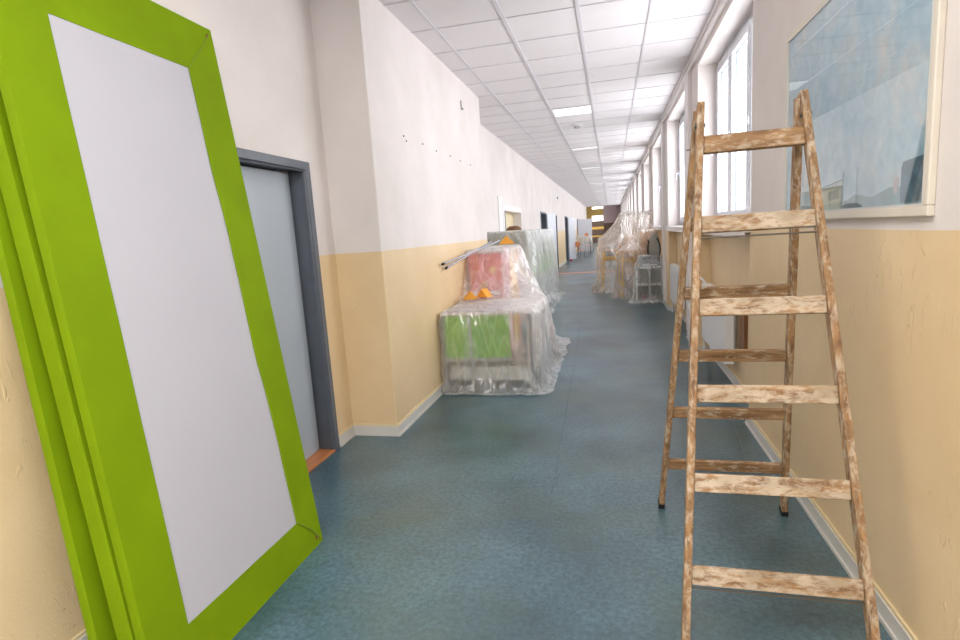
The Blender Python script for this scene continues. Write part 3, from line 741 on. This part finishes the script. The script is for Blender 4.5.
pts = [(.865+.125*math.cos(a_), 12.06-.015*math.sin(2*a_), 1.06+.26*math.sin(a_)) for a_ in [PI*.75+2*PI*.80*i/30*1.0 for i in range(31)]]
tag(obj('cable_loop', tb(pts, .013, 8), M['dark'], smooth=True), 'thick black cable hanging in a loop over the grey chair', 'cable')
def stool(loc, rz, label):
    r = root('bar_stool', loc, label, 'stool', 'yellow-legged stools under the cream sheet', rz)
    obj('seat', bx(-.17, .17, -.17, .17, 1.0, 1.035), M['lightwood'], r, bevel=.01)
    for x in (-1, 1):
        for y in (-1, 1):
            obj('leg', bar(bmesh.new(), (x*.19, y*.19, 0), (x*.15, y*.15, 1.0), .04, .03), M['yleg'], r)
    for a_ in (-.18, .155):
        obj('crossbar', bx(-.17, .17, a_, a_+.025, .80, .86), M['yleg'], r)
        obj('crossbar', bx(a_, a_+.025, -.17, .17, .32, .36), M['yleg'], r)
stool((.36, 12.75, 0), .2, 'nearer yellow-legged bar stool beside the cubby shelf')
stool((-.02, 13.9, 0), -.05, 'farther yellow-legged bar stool at the corridor side of the pile')
tb2 = root('stacked_table', (.45, 15.15, 0), 'wooden table holding boxes inside the tall cream plastic tent', 'table')
obj('tabletop', bx(-.75, .45, -.6, .6, .72, .75), M['lightwood'], tb2)
for x in (-.7, .4):
    for y in (-.55, .55): obj('leg', bx(x-.02, x+.02, y-.02, y+.02, 0, .72), M['yleg'], tb2)
bxo = obj('storage_box', bx(-.25, .35, -.3, .35, 0, .50), M['lightwood'], bevel=.01); bxo.location = (.45, 15.1, .752)
tag(bxo, 'light brown box on the table inside the cream tent', 'box')
ps = root('stand_post', (.30, 14.25, 0), 'tall thin grey post propping up the peak of the cream sheet', 'post')
obj('post_pole', tb([(0, 0, .03), (0, 0, 1.86)], .022, 10), M['printer'], ps); obj('cross_rail', tb([(0, 0, 1.85), (.62, 0, 1.85)], .02, 8), M['printer'], ps); obj('post_foot', lathe([(.17, 0), (.17, .02), (.04, .04)], 20), M['printer'], ps)
bg = obj('dark_bag', lathe([(.05, 0), (.13, .04), (.15, .16), (.08, .30), (.02, .34)], 14), M['printer'], smooth=True); bg.location = (0.0, 14.75, .752); tag(bg, 'dark grey bag on the table edge seen through the cream sheet', 'bag')
bd = obj('wooden_board', bx(.62, .97, 12.85, 12.9, 0, 1.42), M['lightwood']); tag(bd, 'upright light wooden board beside the grey chair by the pier', 'board')

# ---------------------------------------------------------------- radiators, pipes, board in the niches
def radiator(y0, y1, k, label):
    r = root('radiator', (1.04, (y0+y1)/2, .25), label, 'radiator', 'white panel radiators under the windows'); L = (y1-y0)/2
    obj('front_plate', bx(-.035, -.02, -L, L, 0, .62), M['radiator'], r, bevel=.004)
    obj('rear_plate', bx(.035, .05, -L, L, 0, .62), M['radiator'], r, bevel=.004)
    bm = bmesh.new(); n = int(L*2/.05)
    for i in range(n): box(bm, -.02, .035, -L+.02+i*.05, -L+.03+i*.05, .03, .59)
    obj('convector_fins', bm, M['radiator'], r)
    bm = bmesh.new()
    obj('top_grille', boxes([(-.035, .05, -L, L, .62, .632)]), M['radiator'], r)
    for a_ in (-L-.006, L): obj('end_cover', bx(-.035, .05, a_, a_+.006, .0, .632), M['radiator'], r)
    for a_ in (-L+.15, L-.18): obj('wall_bracket', bx(.05, .102, a_, a_+.03, .1, .5), M['radiator'], r)
    if k == 0: obj('vent_hose', tb([(0, L-.1, .63), (-.04, L, .69), (-.07, L+.12, .71), (-.09, L+.22, .66), (-.09, L+.27, .55)], .012, 8), M['radiator'], r, smooth=True)
    obj('valve', tb([(0, L+.006, .05), (0, L+.06, .05), (0, L+.06, -.245)], .012, 8), M['radiator'], r)
for k in range(6):
    y0 = WIN_Y0+PITCH*k
    radiator(y0+.95, y0+2.25, k, ['nearest white panel radiator, seen through the ladder legs', 'second white panel radiator, just past the first window pier', 'white panel radiator behind the cubby shelf', 'white panel radiator in the fourth niche down the corridor', 'white panel radiator in the fifth niche down the corridor', 'white panel radiator in the sixth niche down the corridor'][k])
tag(obj('heating_pipe', tb([(.96, 7.42, 0.0), (.96, 7.42, .20), (.96, 7.40, .24), (.95, 7.36, .30), (.96, 7.42, .36), (.95, 7.36, .44), (.96, 7.42, .50), (.96, 7.45, .56)], .016, 8), M['radiator'], smooth=True), 'bent white heating pipe rising beside the first window pier', 'pipe')
tag(obj('brown_board', bx(XN-.03, XN, 5.16, 5.33, .34, .80), M['brown'], bevel=.003), 'short dark brown board fixed upright to the niche wall behind the ladder', 'board')

# ---------------------------------------------------------------- far things along the corridor
chair((-1.62, 29.9, 0), 2.6, 'orange-backed chair by the open pale door far down the corridor', M['orange'], M['orange'], M['chrome'])
chair((-1.35, 36.6, 0), 2.2, 'orange-backed chair farthest down beside the white covered table', M['orange'], M['orange'], M['chrome'], hb=1.25)
tag(obj('door_stop', bx(-2.0, -1.88, 27.7, 28.0, 0, .09), M['redpl'], bevel=.02), 'small red block on the floor at the far open door', 'door stop')
t2 = root('folding_table', (-1.55, 34.5, 0), 'small table with white bundle halfway down the far corridor', 'table')
obj('tabletop', bx(-.45, .4, -.6, .6, .70, .73), M['lightwood'], t2)
for x in (-.4, .35):
    for y in (-.55, .55): obj('leg', tb([(x, y, 0), (x, y, .70)], .02, 8), M['chrome'], t2)
for x, lb in ((-1.78, 'left white box on the far table under the sheet'), (-1.40, 'right white box on the far table under the sheet')):
    tag(obj('white_box', bx(x-.15, x+.15, 34.2, 34.7, .732, 1.02), M['shelfwhite'], bevel=.01), lb, 'box', 'white boxes on the far table')
tag(obj('orange_crate', bx(-.95, -.45, 42, 42.6, 0, .55), M['orange'], bevel=.02), 'orange crate at the far end of the corridor floor', 'crate')

# ---------------------------------------------------------------- polythene sheets, draped by a cloth simulation
def drape(name, mat, label, F, over, res, colliders, frames=30, walls=(), grow=.05, k_out=.12, xlim=9, xmin=-9):
    """colliders: (x0, x1, y0, y1, top, slope, pinned); the sheet starts as a loose tent over them and settles as cloth"""
    tmp = []
    x0, x1, y0, y1 = F[0]-over[0], F[1]+over[1], F[2]-over[2], F[3]+over[3]
    for c in [(a[0], a[1], a[2], a[3], 0, a[4]) for a in colliders] + list(walls) + [(-6, 6, y0-4, y1+4, -.3, .002)]:
        bm = bx(*c); me = bpy.data.meshes.new('c'); bmesh.ops.recalc_face_normals(bm, faces=bm.faces); bm.to_mesh(me); bm.free()
        o = bpy.data.objects.new('c', me); COL.objects.link(o); tmp.append(o)
        o.modifiers.new('c', 'COLLISION'); o.collision.thickness_outer = .008; o.collision.cloth_friction = 20
    nx = max(4, int((x1-x0)/res)); ny = max(4, int((y1-y0)/res))
    rr = random.Random(len(label))
    def h(x, y):
        best = -1; pin = False
        for (a, b, c, d, top, sl, pn) in colliders:
            dx = max(a-x, x-b, 0); dy = max(c-y, y-d, 0); z = top+.014-sl*math.hypot(dx, dy)
            if z > best: best = z; pin = pn and dx == 0 and dy == 0
        return best, pin
    bm = bmesh.new(); g = {}; pins = []
    for j in range(ny+1):
        for i in range(nx+1):
            x = x0+(x1-x0)*i/nx; y = y0+(y1-y0)*j/ny
            qx = min(max(x, F[0]), F[1]); qy = min(max(y, F[2]), F[3]); d = math.hypot(x-qx, y-qy); z, pn = h(qx, qy)
            z = max(z, .02)
            if d > 0:
                if d > z+.11: continue
                pn = False; o_ = k_out*min(d, z)+.55*max(0, d-z)
                x = qx+(x-qx)/d*o_; y = qy+(y-qy)/d*o_; z = max(z-d, .012)
            if not pn: z += rr.uniform(0, .010)
            x = max(min(x, xlim), xmin)
            g[i, j] = v = bm.verts.new((x+rr.uniform(-.004, .004), y+rr.uniform(-.004, .004), z))
            if pn: pins.append(v)
    for j in range(ny):
        for i in range(nx):
            q = [g.get(k) for k in ((i, j), (i+1, j), (i+1, j+1), (i, j+1))]
            if all(q): bm.faces.new(q)
    bm.verts.index_update(); pidx = [v.index for v in pins]
    me = bpy.data.meshes.new('sheet'); bm.to_mesh(me); bm.free()
    sh = bpy.data.objects.new('sheet', me); COL.objects.link(sh)
    vg = sh.vertex_groups.new(name='pin'); vg.add(pidx, 1.0, 'REPLACE')
    md = sh.modifiers.new('cloth', 'CLOTH'); cs = md.settings
    cs.quality = 5; cs.mass = .1; cs.tension_stiffness = 20; cs.compression_stiffness = 20; cs.shear_stiffness = 6; cs.bending_stiffness = .05
    cs.air_damping = 3.0; cs.shrink_min = -grow; cs.vertex_group_mass = 'pin'
    md.collision_settings.collision_quality = 3; md.collision_settings.distance_min = .006
    md.collision_settings.use_self_collision = False
    md.point_cache.frame_start = 1; md.point_cache.frame_end = frames
    S.frame_start = 1; S.frame_end = frames
    for f in range(1, frames+1): S.frame_set(f)
    dg = bpy.context.evaluated_depsgraph_get()
    me2 = bpy.data.meshes.new_from_object(sh.evaluated_get(dg))
    for o in tmp+[sh]: bpy.data.objects.remove(o, do_unlink=True)
    S.frame_set(1)
    me2.name = name
    o = bpy.data.objects.new(name, me2); COL.objects.link(o); me2.materials.clear(); me2.materials.append(mat)
    me2.polygons.foreach_set('use_smooth', [True]*len(me2.polygons))
    sd = o.modifiers.new('smooth', 'SUBSURF'); sd.levels = 1; sd.render_levels = 1
    return tag(o, label, 'plastic sheet', 'plastic dust sheets over the furniture')
WALLC = (-3, XL+.004, 3, 7.97, 0, 4); WALLF = (-3, XLR+.004, 7.9, 30, 0, 4)
WALLR = (XR-.004, 3, 3, 30, 0, 4)
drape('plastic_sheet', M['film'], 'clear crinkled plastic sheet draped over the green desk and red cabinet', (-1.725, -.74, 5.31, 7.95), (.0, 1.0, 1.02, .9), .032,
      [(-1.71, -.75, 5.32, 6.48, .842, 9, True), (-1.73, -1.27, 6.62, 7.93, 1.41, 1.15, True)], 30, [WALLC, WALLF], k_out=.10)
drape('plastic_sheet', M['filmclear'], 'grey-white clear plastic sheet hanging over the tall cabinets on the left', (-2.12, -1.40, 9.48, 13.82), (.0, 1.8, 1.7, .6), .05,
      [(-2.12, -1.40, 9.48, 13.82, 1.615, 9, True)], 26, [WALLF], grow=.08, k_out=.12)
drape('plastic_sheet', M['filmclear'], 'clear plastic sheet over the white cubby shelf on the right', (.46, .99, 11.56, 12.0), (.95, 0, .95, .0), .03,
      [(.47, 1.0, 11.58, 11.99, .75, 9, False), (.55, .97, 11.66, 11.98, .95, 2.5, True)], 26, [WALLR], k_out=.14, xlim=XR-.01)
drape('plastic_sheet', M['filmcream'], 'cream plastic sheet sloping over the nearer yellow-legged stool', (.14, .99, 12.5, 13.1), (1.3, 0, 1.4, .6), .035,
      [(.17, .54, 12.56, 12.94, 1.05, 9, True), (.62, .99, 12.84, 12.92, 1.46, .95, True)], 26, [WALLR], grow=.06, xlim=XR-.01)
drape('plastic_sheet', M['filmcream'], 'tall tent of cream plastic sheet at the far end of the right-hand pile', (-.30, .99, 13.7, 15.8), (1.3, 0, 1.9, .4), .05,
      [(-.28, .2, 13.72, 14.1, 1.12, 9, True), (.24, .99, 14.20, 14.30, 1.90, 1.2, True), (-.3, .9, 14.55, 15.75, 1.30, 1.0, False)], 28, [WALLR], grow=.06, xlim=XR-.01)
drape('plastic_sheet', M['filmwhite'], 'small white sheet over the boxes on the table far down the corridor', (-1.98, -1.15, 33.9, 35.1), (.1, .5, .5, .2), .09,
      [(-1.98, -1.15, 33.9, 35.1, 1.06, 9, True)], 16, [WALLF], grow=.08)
# white tied-up end of the sheets below the window
S.frame_set(1); S.frame_start = 1; S.frame_end = 250
